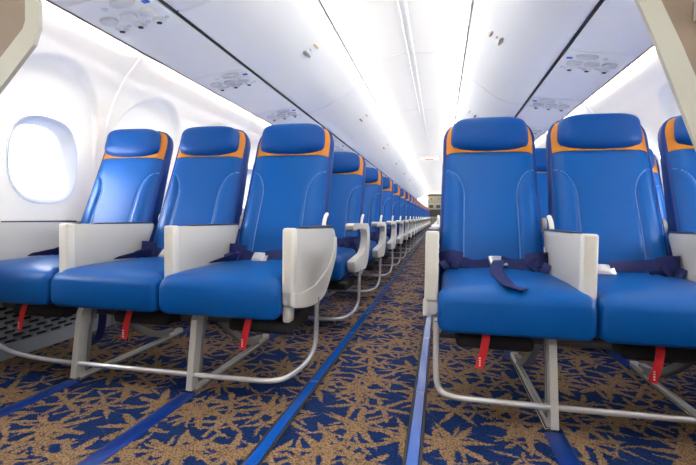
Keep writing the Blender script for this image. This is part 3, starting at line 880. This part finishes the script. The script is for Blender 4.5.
# blue covers over the seat tracks
cover_names = [(-0.640, 'blue track cover on the carpet before the inner leg of the left front seats'),
               (-1.158, 'blue track cover on the carpet before the outer leg of the left front seats'),
               (0.642, 'blue track cover on the carpet before the inner leg of the right front seats'),
               (1.158, 'blue track cover on the carpet before the outer leg of the right front seats')]
def cover_mesh(x, y0, y1):
    bm = bmesh.new()
    pr = [(-0.031, 0.0008), (-0.027, 0.004), (-0.012, 0.0065), (0.012, 0.0065), (0.027, 0.004), (0.031, 0.0008)]
    loft(bm, [[(x + a, y, z) for a, z in pr] for y in (y0, y1)])
    return bm
for x, lab in cover_names:
    tag(obj('track_cover', cover_mesh(x, -0.6, Y0 + 0.042), 'cover'), lab, 'track cover', 'blue seat track covers')
rw = ['front', 'second', 'third', 'fourth', 'fifth']
for x in (-0.638, 0.638, -1.156, 1.156):
    for r in range(0, 5 if x == -0.638 else 2):
        side = 'left' if x < 0 else 'right'; io = 'inner' if abs(x) < 0.9 else 'outer'
        tag(obj('track_cover', cover_mesh(x, 2.205 + PITCH * r, Y0 + 0.042 + PITCH * (r + 1)), 'cover'),
            f'short blue track cover behind the {io} leg of the {rw[r]} row, {side} of the aisle', 'track cover', 'blue seat track covers')

# air return grilles at the foot of the sidewalls
def grille(s, y0, y1, label):
    t = thing('air_grille', label, 'air grille', (s * 1.651, (y0 + y1) / 2, 0), 'sidewall air grilles')
    h = (y1 - y0) / 2
    bm = bmesh.new()
    def bx(dx0, dx1, a, c, z0, z1): box(bm, *sorted((s * dx0, s * dx1)), a, c, z0, z1)
    bx(0.0, 0.018, -h, h, 0.004, 0.075); bx(0.0, 0.018, -h, h, 0.255, 0.29)
    bx(0.0, 0.018, -h, -h + 0.03, 0.075, 0.255); bx(0.0, 0.018, h - 0.03, h, 0.075, 0.255)
    rows = 8; z0, z1 = 0.075, 0.255; p = (z1 - z0) / rows
    for r in range(rows):
        bx(0.001, 0.012, -h + 0.03, h - 0.03, z0 + p * r + p * 0.62, z0 + p * (r + 1))
        y = -h + 0.03 + (0.04 if r % 2 else 0.0)
        while y < h - 0.03:
            if y > -h + 0.03: bx(0.001, 0.012, y - 0.010, y + 0.010, z0 + p * r, z0 + p * (r + 1))
            y += 0.08
    obj('grille_face', bm, 'kick', t, smooth=False)
    bm = bmesh.new(); bx(0.014, 0.017, -h + 0.02, h - 0.02, 0.07, 0.26)
    obj('grille_backing', bm, 'black', t, smooth=False)
grille(-1, 0.75, 2.24, 'grey slotted air grille at floor level beside the left window seat of the front row')
grille(-1, 2.26, 3.84, 'grey slotted air grille at floor level behind the first one on the left')

# partitions framing the view, cut back at seat height
def partition(s, label):
    t = thing('partition', label, 'partition', (0, 0.68, 0))
    tail_o = [(0.74, 0.0), (1.62, 0.0), (1.66, 0.3), (1.70, 0.6), (1.70, 1.0), (1.60, 1.40), (1.34, 1.58), (0.98, 1.63), (0.62, 1.83)]
    tail_i = [(0.78, 0.10), (1.55, 0.10), (1.60, 0.4), (1.64, 0.7), (1.63, 1.0), (1.54, 1.34), (1.30, 1.52), (0.98, 1.57), (0.66, 1.75)]
    if s < 0:
        out = [(0.450, 1.93), (0.456, 1.02), (0.468, 0.99), (0.63, 0.83), (0.74, 0.72)] + tail_o
        inn = [(0.480, 1.70), (0.486, 1.035), (0.492, 1.02), (0.645, 0.874), (0.78, 0.745)] + tail_i
    else:                          # this one's aisle edge slants evenly outwards
        out = [(0.40, 1.93), (0.533, 0.984), (0.558, 0.925), (0.613, 0.78), (0.74, 0.46)] + tail_o
        inn = [(0.46, 1.70), (0.560, 0.985), (0.590, 0.918), (0.650, 0.77), (0.78, 0.44)] + tail_i
    bm = bmesh.new()
    n = len(out)
    A = [bm.verts.new((s * x, -0.004, z)) for x, z in out]; B = [bm.verts.new((s * x, 0.004, z)) for x, z in out]
    C = [bm.verts.new((s * x, -0.004, z)) for x, z in inn]; D = [bm.verts.new((s * x, 0.004, z)) for x, z in inn]
    for i in range(n):
        j = (i + 1) % n
        bm.faces.new((A[i], A[j], C[j], C[i])); bm.faces.new((B[i], D[i], D[j], B[j]))
        bm.faces.new((A[i], B[i], B[j], A[j])); bm.faces.new((C[i], C[j], D[j], D[i]))
    obj('partition_frame', bm, 'beige', t, smooth=False)
    bm = bmesh.new()
    A = [bm.verts.new((s * x, -0.002, z)) for x, z in inn]; B = [bm.verts.new((s * x, 0.002, z)) for x, z in inn]
    bm.faces.new(A); bm.faces.new(B[::-1])
    for i in range(n):
        j = (i + 1) % n; bm.faces.new((A[i], B[i], B[j], A[j]))
    obj('partition_panel', bm, 'laminate', t, smooth=False)['label'] = 'brown laminate infill'
    if s > 0:
        bm = bmesh.new(); box(bm, 0.600, 0.609, -0.014, -0.004, 0.945, 0.975, 0.003, 2)
        obj('partition_catch', bm, 'alu', t)['label'] = 'small metal catch'
partition(-1, 'beige framed partition edge at the top left corner, close to the camera')
partition(1, 'beige framed partition edge at the top right corner, close to the camera')

# galley at the far end of the aisle
t = thing('galley', 'beige galley cabinets closing the far end of the aisle', 'galley', (0, 23.9, 0))
bm = bmesh.new(); box(bm, -0.42, 1.10, 0.03, 0.75, 0, 1.93, 0.01, 1); obj('carcass', bm, 'galley', t)
bm = bmesh.new(); box(bm, -0.46, 1.14, -0.03, 0.75, 1.84, 1.945, 0.01, 1); obj('header', bm, 'galleyd', t)
for k in range(4):
    bm = bmesh.new(); x = -0.39 + 0.375 * k
    box(bm, x, x + 0.345, 0.0, 0.03, 1.50, 1.82, 0.008, 1); o = obj('cabinet_door', bm, 'galley', t)
    bm = bmesh.new(); box(bm, x + 0.15, x + 0.20, -0.015, 0.0, 1.63, 1.72, 0.004, 1); obj('latch', bm, 'galleyd', o)
    bm = bmesh.new(); box(bm, x, x + 0.345, 0.0, 0.03, 1.14, 1.46, 0.008, 1); o = obj('oven_door', bm, 'galleyw', t)
    bm = bmesh.new(); box(bm, x + 0.06, x + 0.28, -0.012, 0.0, 1.19, 1.36, 0.004, 1); obj('oven_glass', bm, 'galleyd', o)
    bm = bmesh.new(); box(bm, x, x + 0.345, 0.0, 0.03, 0.06, 0.60, 0.008, 1); o = obj('cart_door', bm, 'galleyw', t)
    bm = bmesh.new(); box(bm, x + 0.1, x + 0.24, -0.02, 0.0, 0.5, 0.54, 0.004, 1); obj('cart_handle', bm, 'galleyd', o)
bm = bmesh.new(); box(bm, -0.40, 1.08, 0.005, 0.03, 0.72, 1.10); obj('work_recess', bm, 'galleyd', t)
bm = bmesh.new(); box(bm, -0.44, 1.12, -0.06, 0.05, 0.63, 0.70, 0.008, 1); obj('counter', bm, 'galleyw', t)

# sign across the aisle ceiling
t = thing('ceiling_sign', 'white sign with a thin orange line hanging across the aisle ceiling', 'sign', (0, 10.2, 2.035))
bm = bmesh.new(); box(bm, -0.20, 0.20, -0.02, 0.02, -0.04, 0.06, 0.008, 2); obj('sign_body', bm, 'white', t)
bm = bmesh.new(); box(bm, -0.10, 0.10, -0.024, -0.018, -0.032, -0.014, 0.003, 1); obj('sign_stripe', bm, 'signred', t)['label'] = 'orange-red stripe'

# ------------------------------------------------------------------ daylight outside
w = bpy.data.worlds.new('daylight'); SC.world = w; w.use_nodes = True
bg = w.node_tree.nodes['Background']
bg.inputs['Color'].default_value = (1.0, 1.0, 0.985, 1); bg.inputs['Strength'].default_value = 8.0

# ------------------------------------------------------------------ camera
cam = bpy.data.cameras.new('camera'); co = bpy.data.objects.new('camera', cam); COL.objects.link(co)
cam.sensor_fit = 'HORIZONTAL'; cam.sensor_width = 36.0
cam.lens = 36.0 * 434.16 / 696
cam.clip_start = 0.02; cam.clip_end = 100
co.location = (0.2751, 0.0, 0.6797)
yaw, pitch, roll = 0.2089, 0.0372, 0.0136
F = Vector((-math.sin(yaw) * math.cos(pitch), math.cos(yaw) * math.cos(pitch), -math.sin(pitch)))
R = Vector((math.cos(yaw), math.sin(yaw), 0)); D = F.cross(R)
R2 = math.cos(roll) * R - math.sin(roll) * D; D2 = math.sin(roll) * R + math.cos(roll) * D
co.rotation_euler = Matrix((R2, -D2, -F)).transposed().to_euler()
SC.camera = co

vs = SC.view_settings
vs.view_transform = 'Standard'; vs.look = 'None'; vs.gamma = 1.0; vs.exposure = 1.8; vs.use_curve_mapping = False
SC.cycles.max_bounces = 12; SC.cycles.diffuse_bounces = 8; SC.cycles.transparent_max_bounces = 12
SC.cycles.use_denoising = True
SC.cycles.sample_clamp_indirect = 8.0
